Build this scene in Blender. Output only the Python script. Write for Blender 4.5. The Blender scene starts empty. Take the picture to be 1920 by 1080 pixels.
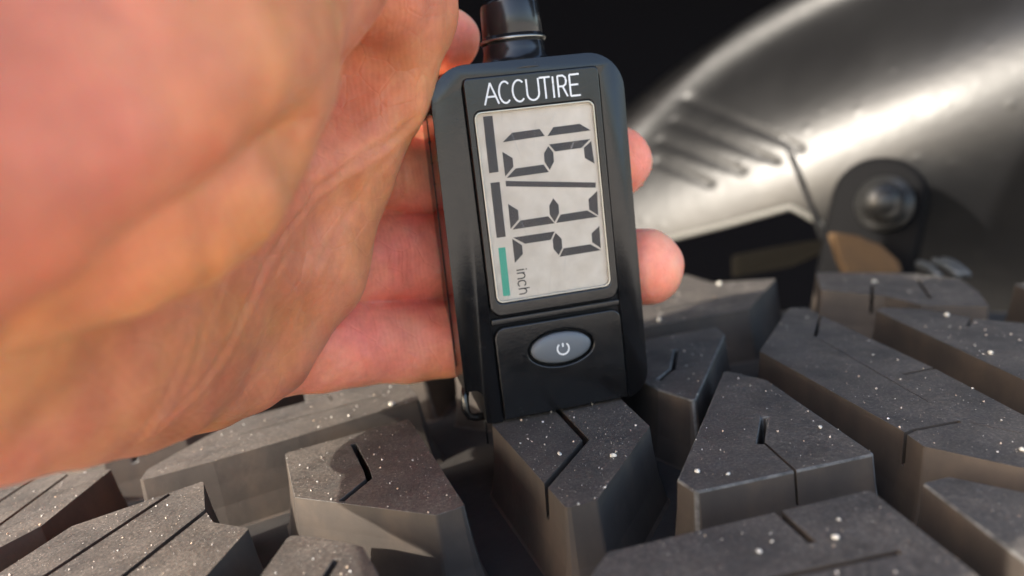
import bpy, bmesh, math, random
import numpy as np
from mathutils import Vector, Matrix, geometry

random.seed(7)
rng = np.random.default_rng(7)
scene = bpy.context.scene
COL = scene.collection
U = 0.01                                   # everything below is written in centimetres

# ------------------------------------------------------------------ camera
RIGHT = np.array([0.969909, -0.213808, -0.116458])
DOWN = np.array([-0.152487, -0.160576, -0.975173])
FWD = np.array([0.189799, 0.963588, -0.188347])
CAM = np.array([-3.4607, -13.4789, 5.2400])
cam_data = bpy.data.cameras.new('camera')
cam_data.sensor_width = 36.0
cam_data.lens = 36.0 * 1400 / 1920
cam_data.clip_start = 0.002
cam_data.clip_end = 50
cam_data.dof.use_dof = True
cam_data.dof.focus_distance = 0.127
cam_data.dof.aperture_fstop = 12.0
cam = bpy.data.objects.new('camera', cam_data)
COL.objects.link(cam)
cam.matrix_world = Matrix(((RIGHT[0], -DOWN[0], -FWD[0], CAM[0] * U),
                           (RIGHT[1], -DOWN[1], -FWD[1], CAM[1] * U),
                           (RIGHT[2], -DOWN[2], -FWD[2], CAM[2] * U), (0, 0, 0, 1)))
scene.camera = cam

# ------------------------------------------------------------------ sky, sun, exposure
SUN_ELEV, SUN_TRAVEL = math.radians(30), (0.95, 0.31)
world = bpy.data.worlds.new('World'); scene.world = world; world.use_nodes = True
wn = world.node_tree.nodes; wl = world.node_tree.links
wn.clear()
sky = wn.new('ShaderNodeTexSky'); sky.sky_type = 'NISHITA'; sky.sun_disc = False
sky.sun_elevation = SUN_ELEV; sky.dust_density = 3.0
to_sun = Vector((-SUN_TRAVEL[0], -SUN_TRAVEL[1]))
sky.sun_rotation = math.atan2(to_sun.x, to_sun.y)
bg = wn.new('ShaderNodeBackground'); bg.inputs['Strength'].default_value = 0.15
wo = wn.new('ShaderNodeOutputWorld')
wl.new(sky.outputs[0], bg.inputs[0]); wl.new(bg.outputs[0], wo.inputs[0])
sd = bpy.data.lights.new('sun', 'SUN'); sd.energy = 2.5; sd.angle = math.radians(0.7); sd.color = (1, 0.93, 0.82)
sun = bpy.data.objects.new('sun', sd); COL.objects.link(sun)
h = math.cos(SUN_ELEV) / to_sun.length
sdir = Vector((to_sun.x * h, to_sun.y * h, math.sin(SUN_ELEV)))
sun.rotation_euler = sdir.to_track_quat('Z', 'Y').to_euler()
sun.location = sdir * 2
vs = scene.view_settings
vs.view_transform = 'Standard'; vs.look = 'None'; vs.exposure = 2.08; vs.gamma = 1.0; vs.use_curve_mapping = False

# ------------------------------------------------------------------ helpers
def at(x, y, f):
    """the point f cm in front of the camera behind photo position x, y (1920 x 1080), in world cm"""
    return CAM + RIGHT * ((x - 960) / 1400 * f) + DOWN * ((y - 540) / 1400 * f) + FWD * f

def frame(r, d, f):
    return CAM + RIGHT * r + DOWN * d + FWD * f

def link(name, me, mats, parent=None, smooth=False):
    o = bpy.data.objects.new(name, me); COL.objects.link(o)
    for m in (mats if isinstance(mats, (list, tuple)) else [mats]):
        me.materials.append(m)
    if smooth:
        me.shade_smooth()
    if parent is not None:
        o.parent = parent
    return o

def mesh(name, verts, faces, mats, parent=None, smooth=False, off=(0, 0, 0)):
    me = bpy.data.meshes.new(name)
    off = np.asarray(off)
    me.from_pydata([tuple((np.asarray(v) - off) * U) for v in verts], [], [tuple(f) for f in faces])
    me.update()
    o = link(name, me, mats, parent, smooth)
    return o

def bm_obj(name, bm, mats, parent=None, smooth=False):
    me = bpy.data.meshes.new(name)
    bmesh.ops.recalc_face_normals(bm, faces=bm.faces)
    for v in bm.verts:
        v.co *= U
    bm.to_mesh(me); bm.free()
    return link(name, me, mats, parent, smooth)

def empty(name, loc=(0, 0, 0)):
    o = bpy.data.objects.new(name, None); COL.objects.link(o)
    o.location = Vector(loc) * U
    o.empty_display_size = 0.01
    return o

def tag(o, label=None, cat=None, group=None, kind=None):
    for k, v in (('label', label), ('category', cat), ('group', group), ('kind', kind)):
        if v:
            o[k] = v
    return o

def keep_place(o, parent):
    """parent while the mesh keeps its world place (parent empties carry only a location)"""
    o.parent = parent
    o.location = -Vector(parent.location)
    return o

def bake(o, mods):
    """evaluate modifiers on o and put the result back as plain mesh"""
    for kind, props in mods:
        m = o.modifiers.new(kind, kind)
        for k, v in props.items():
            setattr(m, k, v)
    bpy.context.view_layer.update()
    dg = bpy.context.evaluated_depsgraph_get()
    me = bpy.data.meshes.new_from_object(o.evaluated_get(dg))
    o.modifiers.clear()
    old = o.data; o.data = me
    bpy.data.meshes.remove(old)
    return o

def prism(bm, poly, lo, hi, to3d):
    """closed prism of a 2-D polygon between heights lo and hi; to3d(x, y, h)"""
    a = [bm.verts.new(to3d(x, y, lo)) for x, y in poly]
    b = [bm.verts.new(to3d(x, y, hi)) for x, y in poly]
    n = len(poly)
    bm.faces.new(a[::-1]); bm.faces.new(b)
    for i in range(n):
        bm.faces.new((a[i], a[(i + 1) % n], b[(i + 1) % n], b[i]))

def round_poly(pts, rads, seg=6):
    out = []
    n = len(pts)
    for i in range(n):
        p = Vector(pts[i]); a = Vector(pts[i - 1]) - p; b = Vector(pts[(i + 1) % n]) - p
        r = rads[i] if isinstance(rads, (list, tuple)) else rads
        if r <= 0:
            out.append(tuple(p)); continue
        ang = a.angle(b) / 2
        t = min(r / math.tan(ang), a.length * .49, b.length * .49)
        r = t * math.tan(ang)
        a.normalize(); b.normalize()
        c = p + (a + b).normalized() * (r / math.sin(ang))
        v0 = (p + a * t) - c; v1 = (p + b * t) - c
        a0 = math.atan2(v0.y, v0.x); d = (math.atan2(v1.y, v1.x) - a0 + math.pi) % (2 * math.pi) - math.pi
        for k in range(seg + 1):
            w = a0 + d * k / seg
            out.append((c.x + r * math.cos(w), c.y + r * math.sin(w)))
    return out

def ribbon(path, w):
    """flat outline polygon of a polyline of width w (2-D)"""
    P = [Vector(p) for p in path]; L = []; Rr = []
    for i, p in enumerate(P):
        t = ((P[i] - P[i - 1]).normalized() if i else Vector((0, 0))) + ((P[i + 1] - P[i]).normalized() if i < len(P) - 1 else Vector((0, 0)))
        t.normalize(); nrm = Vector((-t.y, t.x))
        k = 1.0
        if 0 < i < len(P) - 1:
            k = 1 / max(.5, nrm.dot(Vector((-(P[i] - P[i - 1]).normalized().y, (P[i] - P[i - 1]).normalized().x))))
        L.append(tuple(p + nrm * w / 2 * k)); Rr.append(tuple(p - nrm * w / 2 * k))
    return L + Rr[::-1]

def tube(bm, pts, r, seg=10, caps=True):
    pts = [Vector(p) for p in pts]
    rings = []
    up = Vector((0.3, 0.1, 1)).normalized()
    for i, p in enumerate(pts):
        t = (pts[min(i + 1, len(pts) - 1)] - pts[max(i - 1, 0)]).normalized()
        x = t.cross(up)
        if x.length < .05:
            x = t.cross(Vector((1, 0, 0)))
        x.normalize(); y = t.cross(x).normalized()
        rr = r[i] if isinstance(r, (list, tuple)) else r
        rings.append([bm.verts.new(p + (x * math.cos(2 * math.pi * k / seg) + y * math.sin(2 * math.pi * k / seg)) * rr) for k in range(seg)])
    for a, b in zip(rings, rings[1:]):
        for k in range(seg):
            bm.faces.new((a[k], a[(k + 1) % seg], b[(k + 1) % seg], b[k]))
    if caps:
        bm.faces.new(rings[0][::-1]); bm.faces.new(rings[-1])

def lathe(bm, prof, c, seg=48):
    """profile of (radius, z) turned about the vertical through c"""
    rings = [[bm.verts.new((c[0] + r * math.cos(2 * math.pi * k / seg), c[1] + r * math.sin(2 * math.pi * k / seg), z)) for k in range(seg)] for r, z in prof]
    for a, b in zip(rings, rings[1:]):
        for k in range(seg):
            bm.faces.new((a[k], a[(k + 1) % seg], b[(k + 1) % seg], b[k]))
    bm.faces.new(rings[0][::-1]); bm.faces.new(rings[-1])

# ------------------------------------------------------------------ materials
def material(name, base=(.5, .5, .5), rough=.5, **kw):
    m = bpy.data.materials.new(name); m.use_nodes = True
    nt = m.node_tree; b = nt.nodes['Principled BSDF']
    b.inputs['Base Color'].default_value = (*base, 1)
    b.inputs['Roughness'].default_value = rough
    for k, v in kw.items():
        b.inputs[k.replace('_', ' ')].default_value = v
    return m, nt, b

def N(nt, kind, **kw):
    n = nt.nodes.new('ShaderNode' + kind)
    for k, v in kw.items():
        if k in n.inputs.keys() if hasattr(n.inputs, 'keys') else False:
            n.inputs[k].default_value = v
        elif k.replace('_', ' ') in [i.name for i in n.inputs]:
            n.inputs[k.replace('_', ' ')].default_value = v
        else:
            setattr(n, k, v)
    return n

def coords(nt):
    return N(nt, 'TexCoord').outputs['Object']

def noise(nt, co, scale, detail=4, rough=.55):
    n = N(nt, 'TexNoise', Scale=scale, Detail=detail, Roughness=rough)
    nt.links.new(co, n.inputs['Vector'])
    return n.outputs['Fac']

def ramp(nt, fac, stops):
    r = N(nt, 'ValToRGB')
    el = r.color_ramp.elements
    while len(el) < len(stops):
        el.new(.5)
    for e, (p, c) in zip(el, stops):
        e.position = p; e.color = (*c, 1) if len(c) == 3 else c
    nt.links.new(fac, r.inputs[0])
    return r.outputs[0]

def mixc(nt, fac, a, b, blend='MIX'):
    m = N(nt, 'Mix', data_type='RGBA', blend_type=blend)
    for s, v in ((m.inputs[0], fac), (m.inputs[6], a), (m.inputs[7], b)):
        if hasattr(v, 'links'):
            nt.links.new(v, s)
        else:
            s.default_value = v if isinstance(v, float) else (*v, 1)
    return m.outputs[2]

def math_node(nt, op, a, b=None):
    n = N(nt, 'Math', operation=op)
    for s, v in zip(n.inputs, (a, b)):
        if v is None:
            continue
        if hasattr(v, 'links'):
            nt.links.new(v, s)
        else:
            s.default_value = v
    return n.outputs[0]

def bump(nt, b, height, strength=.3, dist=.0002, prev=None):
    n = N(nt, 'Bump'); n.inputs['Strength'].default_value = strength; n.inputs['Distance'].default_value = dist
    nt.links.new(height, n.inputs['Height'])
    if prev is not None:
        nt.links.new(prev, n.inputs['Normal'])
    nt.links.new(n.outputs[0], b.inputs['Normal'])
    return n.outputs[0]

M = {}
# tread tops: dusty dark grey rubber
m, nt, b = material('rubber_top', rough=.62)
co = coords(nt)
c1 = ramp(nt, noise(nt, co, 2000, 4, .75), [(.32, (.029, .0265, .0245)), (.52, (.060, .053, .047)), (.72, (.138, .122, .106))])
c2 = ramp(nt, noise(nt, co, 90, 4), [(.35, (.75, .74, .74)), (.7, (1.35, 1.3, 1.25))])
col = mixc(nt, 1.0, c1, c2, 'MULTIPLY')
vor = N(nt, 'TexVoronoi', Scale=700.0); nt.links.new(co, vor.inputs['Vector'])
spk = ramp(nt, vor.outputs['Distance'], [(.0, (1, 1, 1)), (.16, (0, 0, 0))])
spk2 = math_node(nt, 'MULTIPLY', spk, ramp(nt, noise(nt, co, 300, 2), [(.5, (0, 0, 0)), (.62, (1, 1, 1))]))
col = mixc(nt, spk2, col, (.20, .19, .18))
nt.links.new(col, b.inputs['Base Color'])
nt.links.new(ramp(nt, noise(nt, co, 250, 3), [(.3, (.5, .5, .5)), (.7, (.72, .72, .72))]), b.inputs['Roughness'])
p = bump(nt, b, noise(nt, co, 1400, 4, .7), .55, .00016)
bump(nt, b, noise(nt, co, 160, 3), .25, .0004, p)
M['top'] = m
# groove walls and floor: rubber with brown road dust
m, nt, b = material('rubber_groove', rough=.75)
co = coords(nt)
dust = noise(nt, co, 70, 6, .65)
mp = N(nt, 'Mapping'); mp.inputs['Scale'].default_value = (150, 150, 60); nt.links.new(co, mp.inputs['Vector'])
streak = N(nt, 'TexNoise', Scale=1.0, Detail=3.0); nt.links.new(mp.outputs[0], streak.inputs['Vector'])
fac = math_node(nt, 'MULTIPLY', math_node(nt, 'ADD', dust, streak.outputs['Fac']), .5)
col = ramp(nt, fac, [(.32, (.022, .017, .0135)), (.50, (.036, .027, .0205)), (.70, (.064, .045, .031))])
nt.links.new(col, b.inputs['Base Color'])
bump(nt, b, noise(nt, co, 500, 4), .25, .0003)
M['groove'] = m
m, nt, b = material('groove_floor', rough=.8)  # floor rubber coloured darker than the walls to stand in for groove shade
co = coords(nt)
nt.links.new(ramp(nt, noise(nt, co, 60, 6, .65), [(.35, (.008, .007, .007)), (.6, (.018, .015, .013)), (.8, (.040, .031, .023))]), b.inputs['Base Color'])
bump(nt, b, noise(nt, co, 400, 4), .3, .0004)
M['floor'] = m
# worn edges: scuffed paler rubber
m, nt, b = material('rubber_edge', rough=.7)
co = coords(nt)
nt.links.new(ramp(nt, noise(nt, co, 350, 5, .7), [(.35, (.03, .029, .028)), (.6, (.10, .096, .09)), (.8, (.2, .18, .16))]), b.inputs['Base Color'])
bump(nt, b, noise(nt, co, 700, 4), .5, .0003)
M['edge'] = m
# skin
m, nt, b = material('skin', rough=.5)
co = coords(nt)
att = N(nt, 'Attribute', attribute_name='lit_redness')
c1 = ramp(nt, noise(nt, co, 55, 3), [(.3, (.54, .195, .098)), (.7, (.63, .250, .138))])
c2 = ramp(nt, noise(nt, co, 90, 4), [(.3, (.90, .32, .20)), (.7, (.97, .40, .27))])  # finger skin: redder, and also lightened to stand in for light on it
col = mixc(nt, att.outputs['Fac'], c1, c2)
blot = mixc(nt, 1.0, ramp(nt, noise(nt, co, 140, 5, .7), [(.35, (.86, .78, .76)), (.65, (1.10, 1.08, 1.06))]), ramp(nt, noise(nt, co, 32, 3, .6), [(.36, (1.0, .86, .98)), (.5, (1, 1, 1)), (.64, (1.02, 1.12, .92))]), 'MULTIPLY')
col = mixc(nt, 1.0, col, blot, 'MULTIPLY')
nt.links.new(col, b.inputs['Base Color'])
b.inputs['Subsurface Weight'].default_value = 1.0
b.inputs['Subsurface Radius'].default_value = (1.0, .32, .16)
b.inputs['Subsurface Scale'].default_value = .0045
b.inputs['Specular IOR Level'].default_value = .4
wv = N(nt, 'TexWave', Scale=330.0, Distortion=9.0, Detail=2.0, Detail_Scale=.35)
nt.links.new(co, wv.inputs['Vector'])
p = bump(nt, b, wv.outputs['Fac'], .2, .00012)
vo = N(nt, 'TexVoronoi', Scale=210.0, feature='DISTANCE_TO_EDGE'); 
mp = N(nt, 'Mapping'); mp.inputs['Scale'].default_value = (1, .45, 1); mp.inputs['Rotation'].default_value = (0, .6, .5)
nt.links.new(co, mp.inputs['Vector']); nt.links.new(mp.outputs[0], vo.inputs['Vector'])
p = bump(nt, b, ramp(nt, vo.outputs['Distance'], [(0, (0, 0, 0)), (.06, (1, 1, 1))]), .28, .0002, p)
bump(nt, b, noise(nt, co, 60, 4), .3, .0008, p)
M['skin'] = m
m, nt, b = material('nail', (.55, .28, .21), .4); M['nail'] = m
# gauge plastic
m, nt, b = material('black_plastic', (.0045, .0045, .005), .36, Specular_IOR_Level=.55)
co = coords(nt)
nt.links.new(ramp(nt, noise(nt, co, 300, 5, .7), [(.35, (.17, .17, .17)), (.7, (.28, .28, .28))]), b.inputs['Roughness'])
p = bump(nt, b, noise(nt, co, 2200, 2), .22, .00008)
vo = N(nt, 'TexVoronoi', Scale=60.0, feature='DISTANCE_TO_EDGE', Randomness=1.0)
dn = N(nt, 'TexNoise', Scale=40.0, Detail=3.0); nt.links.new(co, dn.inputs['Vector'])
nt.links.new(mixc(nt, .35, co, dn.outputs['Color']), vo.inputs['Vector'])
bump(nt, b, ramp(nt, vo.outputs['Distance'], [(0, (0, 0, 0)), (.012, (1, 1, 1))]), .03, .0001, p)
M['plastic'] = m
m, nt, b = material('black_gloss_plastic', (.011, .011, .012), .22)
co = coords(nt)
bump(nt, b, noise(nt, co, 400, 4), .12, .0003)
M['gloss'] = m
m, nt, b = material('dark_recess', (.006, .006, .007), .5); M['recess'] = m
m, nt, b = material('metal_ring', (.30, .29, .26), .3, Metallic=1.0); M['ring'] = m
m, nt, b = material('grey_rubber_button', (.11, .12, .13), .42)
bump(nt, b, noise(nt, coords(nt), 900, 3), .1, .0001); M['button'] = m
m, nt, b = material('white_print', (.72, .72, .70), .6)
co = coords(nt)
tr = N(nt, 'BsdfTransparent'); mx = N(nt, 'MixShader')
worn = ramp(nt, noise(nt, co, 800, 4, .75), [(.24, (.25, .25, .25)), (.38, (1, 1, 1))])
out = nt.nodes['Material Output']
nt.links.new(worn, mx.inputs[0]); nt.links.new(tr.outputs[0], mx.inputs[1]); nt.links.new(b.outputs[0], mx.inputs[2]); nt.links.new(mx.outputs[0], out.inputs[0])
M['print'] = m
m, nt, b = material('lcd_grey', rough=.55)
co = coords(nt)
nt.links.new(ramp(nt, noise(nt, co, 260, 4), [(.3, (.49, .42, .335)), (.7, (.60, .53, .44))]), b.inputs['Base Color'])
M['lcd'] = m
m, nt, b = material('lcd_segment', rough=.4)
nt.links.new(ramp(nt, noise(nt, coords(nt), 130, 2), [(.4, (.004, .003, .006)), (.65, (.016, .007, .008))]), b.inputs['Base Color'])
M['segment'] = m
m, nt, b = material('green_print', (.03, .30, .20), .5); M['green'] = m
m, nt, b = material('lens_rim', (.50, .47, .40), .18, Metallic=.6); M['rim'] = m
# window: thin clear plastic, scratched
m = bpy.data.materials.new('clear_plastic'); m.use_nodes = True; nt = m.node_tree; nt.nodes.clear()
co = N(nt, 'TexCoord').outputs['Object']
tr = N(nt, 'BsdfTransparent'); gl = N(nt, 'BsdfGlossy', Roughness=.08); df = N(nt, 'BsdfDiffuse')
df.inputs[0].default_value = (.9, .88, .84, 1)
fr = N(nt, 'Fresnel', IOR=1.12); m1 = N(nt, 'MixShader'); m2 = N(nt, 'MixShader'); out = N(nt, 'OutputMaterial')
scr = None
for i, (rx, ry) in enumerate(((.35, 60), (-.5, 45), (.9, 70))):
    mp = N(nt, 'Mapping'); mp.inputs['Rotation'].default_value = (0, rx, 0); mp.inputs['Scale'].default_value = (260, 1, ry * .9); mp.inputs['Location'].default_value = (i * .3, 0, i * .7)
    nt.links.new(co, mp.inputs['Vector'])
    v = N(nt, 'TexVoronoi', Scale=1.0); v.inputs['Randomness'].default_value = 1
    mp2 = N(nt, 'Mapping'); mp2.inputs['Scale'].default_value = (.35, 1, 8)
    nt.links.new(mp.outputs[0], mp2.inputs['Vector']); nt.links.new(mp2.outputs[0], v.inputs['Vector'])
    s = ramp(nt, v.outputs['Distance'], [(0, (1, 1, 1)), (.12, (0, 0, 0))])
    scr = s if scr is None else math_node(nt, 'MAXIMUM', scr, s)
scr = math_node(nt, 'MULTIPLY', scr, .13)
haze_f = math_node(nt, 'MAXIMUM', scr, math_node(nt, 'MULTIPLY', noise(nt, co, 200, 3), .015))
nt.links.new(fr.outputs[0], m1.inputs[0]); nt.links.new(tr.outputs[0], m1.inputs[1]); nt.links.new(gl.outputs[0], m1.inputs[2])
nt.links.new(haze_f, m2.inputs[0]); nt.links.new(m1.outputs[0], m2.inputs[1]); nt.links.new(df.outputs[0], m2.inputs[2])
nt.links.new(m2.outputs[0], out.inputs[0])
M['lens'] = m
# wheel arch liner
m, nt, b = material('liner_plastic', (.006, .006, .0065), .30, Specular_IOR_Level=.38)
co = coords(nt)
vo = N(nt, 'TexVoronoi', Scale=75.0); nt.links.new(co, vo.inputs['Vector'])
drop = ramp(nt, vo.outputs['Distance'], [(0, (1, 1, 1)), (.22, (0, 0, 0))])
p = bump(nt, b, drop, .25, .0006)
bump(nt, b, noise(nt, co, 120, 4), .15, .001, p)
nt.links.new(ramp(nt, noise(nt, co, 40, 5), [(.3, (.34, .34, .34)), (.7, (.41, .41, .41))]), b.inputs['Roughness'])
M['liner'] = m
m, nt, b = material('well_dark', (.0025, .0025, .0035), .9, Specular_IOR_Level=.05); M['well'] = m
m, nt, b = material('bolt_steel', (.014, .014, .014), .34, Specular_IOR_Level=.35)
bump(nt, b, noise(nt, coords(nt), 200, 4), .2, .0005); M['bolt'] = m
m, nt, b = material('muddy_brown', rough=.85)
nt.links.new(ramp(nt, noise(nt, coords(nt), 45, 5), [(.35, (.022, .011, .003)), (.65, (.055, .027, .006))]), b.inputs['Base Color']); M['mud'] = m
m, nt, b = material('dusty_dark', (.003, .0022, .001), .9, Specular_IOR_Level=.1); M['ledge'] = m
m, nt, b = material('sunlit_lip', (.08, .078, .07), .5); M['lip'] = m  # paler than the liner: sun on the lip's edge put into its colour
m, nt, b = material('tab_plastic', (.003, .003, .0035), .7, Specular_IOR_Level=.06); M['tab'] = m
m, nt, b = material('grey_whisker', (.045, .05, .055), .5); M['whisker'] = m
# grit
m, nt, b = material('quartz_grit', rough=.35)
ge = N(nt, 'NewGeometry')
nt.links.new(ramp(nt, ge.outputs['Random Per Island'], [(0, (.26, .25, .23)), (.5, (.40, .37, .33)), (.8, (.42, .29, .19)), (1, (.68, .67, .64))]), b.inputs['Base Color'])
M['grit'] = m
m, nt, b = material('white_stone', rough=.6)
nt.links.new(ramp(nt, noise(nt, coords(nt), 900, 4), [(.3, (.34, .32, .28)), (.7, (.58, .56, .50))]), b.inputs['Base Color'])
M['stone'] = m

# ------------------------------------------------------------------ ground the tyre stands on
m, nt, b = material('concrete', rough=.85)
nt.links.new(ramp(nt, noise(nt, coords(nt), 3, 6), [(.3, (.46, .41, .34)), (.7, (.56, .50, .42))]), b.inputs['Base Color'])
G_ = 60000
ground = mesh('ground', [(-G_, -G_, -84), (G_, -G_, -84), (G_, G_, -84), (-G_, G_, -84)], [(0, 1, 2, 3)], [m])
tag(ground, kind='structure')

# ------------------------------------------------------------------ tyre
TYRE_R, GROOVE = 110.0, 1.45
TO = np.array([1.3989, 0.3585, 0.0102]); TC = np.array([.93257, -.36099, 0]); TA = np.array([.36099, .93257, 0]); TZ = np.array([0, 0, 1.])

def tyre_point(s, w, h=0.0):
    th = s / TYRE_R; rr = TYRE_R + h
    return TO + TA * w + TC * (rr * math.sin(th)) + TZ * (rr * math.cos(th) - TYRE_R)

# outline of each tread block's top in tyre coordinates (along the tread, across it), cm, and its sipes
BLOCKS = {
 'A': ([(-6.7, -1.81), (-4.52, -0.53), (-2.43, -4.55), (-2.83, -4.78), (-5.56, -3.8)],
   [[(-5.34, -1.63), (-4.6, -2.91), (-4.41, -3.3), (-4.61, -4.08)]]),
 'B': ([(-2.6, -1.32), (-1.26, -3.99), (-0.88, -4.75), (-0.44, -4.53), (0.39, -1.86), (-0.07, -0.56), (-0.82, 1.82), (-2.61, 1.31)],
   [[(-1.53, -0.36), (-0.73, -2.31), (-1.28, -4.07)]]),
 'C': ([(2.04, 1.11), (2.79, 0.38), (3.76, -3.27), (0.98, -4.4), (0.74, -3.99)],
   [[(2.41, -1.6), (2.15, -2.75)], [(2.18, -2.6), (2.56, -4.1), .045]]),
 'D': ([(-0.41, -6.42), (-0.25, -5.97), (1.97, -5.03), (3.34, -4.45), (3.84, -6.45), (4.05, -7.79), (1.54, -8.57), (-0.75, -7.88)],
   [[(1.99, -4.95), (2.27, -5.8)], [(1.61, -6.58), (3.22, -6.01)]]),
 'E': ([(4.09, -4.22), (4.51, -4.02), (5.27, -4.49), (6.05, -5.34), (5.02, -7.36), (4.49, -6.16)],
   []),
 'F': ([(2.97, 2.3), (3.32, 3.27), (4.35, 6.2), (4.86, 6.3), (5.09, 5.07), (6.1, 0.85), (6.55, -1.76), (6.84, -3.51), (6.39, -4.43), (5.61, -3.77), (4.55, -2.99), (4.44, -2.35)],
   [[(5.15, 5.9), (4.42, 3.4)], [(4.45, 3.2), (5.31, -1.05), .02], [(5.4, 0.48), (6.3, 0.92)], [(4.27, -2.63), (4.65, -2.33), (5.47, -1.99)], [(5.6, -2.05), (6.41, -2.7), .02]]),
 'G': ([(6.49, 5.72), (6.75, 6.07), (7.66, 5.82), (8.45, 4.82), (9.38, 4.31), (10.25, 2.4), (7.89, -2.19), (7.4, 0.07)],
   [[(8.7, 5.32), (8.04, 4.05)]]),
 'H': ([(6.23, 11.16), (5.74, 8.4), (7.26, 7.48), (7.81, 6.31), (9.39, 6.09), (9.88, 7.89), (10.14, 9.78), (9.05, 10.77)],
   [[(7.35, 8.98), (6.81, 7.17)], [(8.89, 9.7), (8.31, 7.07)]]),
 'I': ([(0.55, 5.16), (3.36, 6.39), (4.78, 10.24), (2.76, 10.33), (2.02, 12.01), (-1.42, 10.61), (-1.23, 4.59)],
   [[(2.91, 10.92), (4.05, 10.41)], [(0.8, 6.73), (2.74, 7.91)]]),
 'K': ([(2.27, 4.68), (2.39, 3.87), (1.28, -0.68), (0.61, 0.1), (-0.21, 1.68), (0.17, 3.78)],
   [[(1.14, 2.85), (0.99, 1.44), (0.65, 0.7)]]),
 'L': ([(-9.6, -2.31), (-9.83, -1.73), (-9.46, -0.14), (-9.1, 0.88), (-7.9, 1.41), (-7.09, 2.14), (-6.31, 2.34), (-5.22, 1.8), (-4.59, 0.53), (-6.85, -0.87), (-8.33, -1.72)],
   [[(-8.56, -0.28), (-5.69, 1.21)], [(-7.73, 2.45), (-6.99, 1.31)]]),
 'N': ([(-9.86, -5.41), (-9.72, -4.01), (-8.47, -3.08), (-7.96, -2.68), (-7.14, -3.96), (-6.69, -4.45), (-5.87, -4.78), (-5.83, -6.18), (-5.97, -7.95), (-10.0, -6.75)],
   [[(-8.38, -3.08), (-8.81, -5.63), (-8.89, -6.42)], [(-7.1, -3.93), (-7.29, -5.85), (-7.34, -6.49)]]),
 'P': ([(-10.98, -1.34), (-10.52, -3.83), (-10.77, -4.49), (-11.29, -5.79), (-16.17, -2.11), (-14.15, -1.03), (-12.79, -0.86), (-12.11, -1.24)],
   [[(-12.2, -1.11), (-11.77, -3.46), (-11.62, -4.3)], [(-13.18, -1.1), (-13.02, -2.18), (-12.74, -3.23)]]),
 'Q': ([(-4.9, -6.96), (-5.05, -5.07), (-4.5, -5.21), (-3.71, -5.54), (-3.29, -6.17), (-2.49, -7.5), (-3.52, -8.07)],
   [[(-3.98, -5.83), (-3.97, -6.36)]]),
}
BLOCKS.update({
 'R': ([(-4.3, 2.7), (-3.4, 2.2), (-1.9, 2.5), (-1.9, 6.4), (-4.4, 6.2)], [[(-3.2, 2.0), (-3.0, 4.2), (-3.6, 5.0)]]),
 'S': ([(-8.7, 3.3), (-5.3, 3.3), (-5.1, 7.4), (-8.8, 7.2)], [[(-7.0, 3.1), (-6.6, 6.0)]]),
 'T': ([(-14.2, .5), (-12.6, .3), (-10.9, 1.1), (-10.1, 2.4), (-9.9, 5.6), (-14.0, 5.2)], [[(-12.0, .4), (-11.8, 4.0)]]),
 'W': ([(-4.5, 7.5), (-2.2, 7.5), (-2.0, 11.0), (-4.6, 11.2)], [[(-3.4, 7.2), (-3.2, 9.5)]]),
 'X': ([(-9.2, 8.4), (-5.5, 8.5), (-5.5, 11.5), (-9.0, 11.3)], [[(-7.4, 8.2), (-7.2, 10.2)]]),
 'Y': ([(-14.5, 6.5), (-10.2, 6.8), (-10.0, 10.8), (-14.5, 10.6)], [[(-12.4, 6.2), (-12.2, 9)]]),
 'Z': ([(8.8, 1.0), (11.3, 2.2), (13.0, 1.2), (12.0, -2.5), (8.3, -3.2)], [[(10.2, 2.4), (10.0, -.8)]]),
 'V': ([(11.0, 5.0), (13.8, 4.2), (14.6, 8.0), (11.4, 9.2)], [[(12.3, 5.0), (12.8, 8)]]),
 'J': ([(6.9, -5.9), (8.0, -3.9), (10.8, -4.6), (10.6, -7.6), (6.6, -7.9)], [[(8.6, -4.0), (8.9, -6.4)]]),
})
SIPE_W = {'A': .11, 'B': .12, 'C': .11, 'D': .11, 'F': .085, 'L': .055, 'N': .12, 'P': .11, 'Q': .10}

tyre = empty('tyre', tuple(tyre_point(0, 2, -GROOVE)))
tag(tyre, 'black rubber off-road tyre with deep chunky dusty tread under the gauge', 'tyre')

def area(poly):
    return sum(poly[i - 1][0] * poly[i][1] - poly[i][0] * poly[i - 1][1] for i in range(len(poly))) / 2

def outset(poly, d):
    n = len(poly); out = []
    for i in range(n):
        p0, p1, p2 = Vector(poly[i - 1]), Vector(poly[i]), Vector(poly[(i + 1) % n])
        e0, e1 = (p1 - p0).normalized(), (p2 - p1).normalized()
        n0, n1 = Vector((e0.y, -e0.x)), Vector((e1.y, -e1.x))
        k = (n0 + n1)
        k = k / max(.35, k.dot(n0))
        out.append(tuple(p1 + k * d))
    return out

def volume(me_):
    b_ = bmesh.new(); b_.from_mesh(me_); v_ = b_.calc_volume(); b_.free()
    return v_

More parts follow.
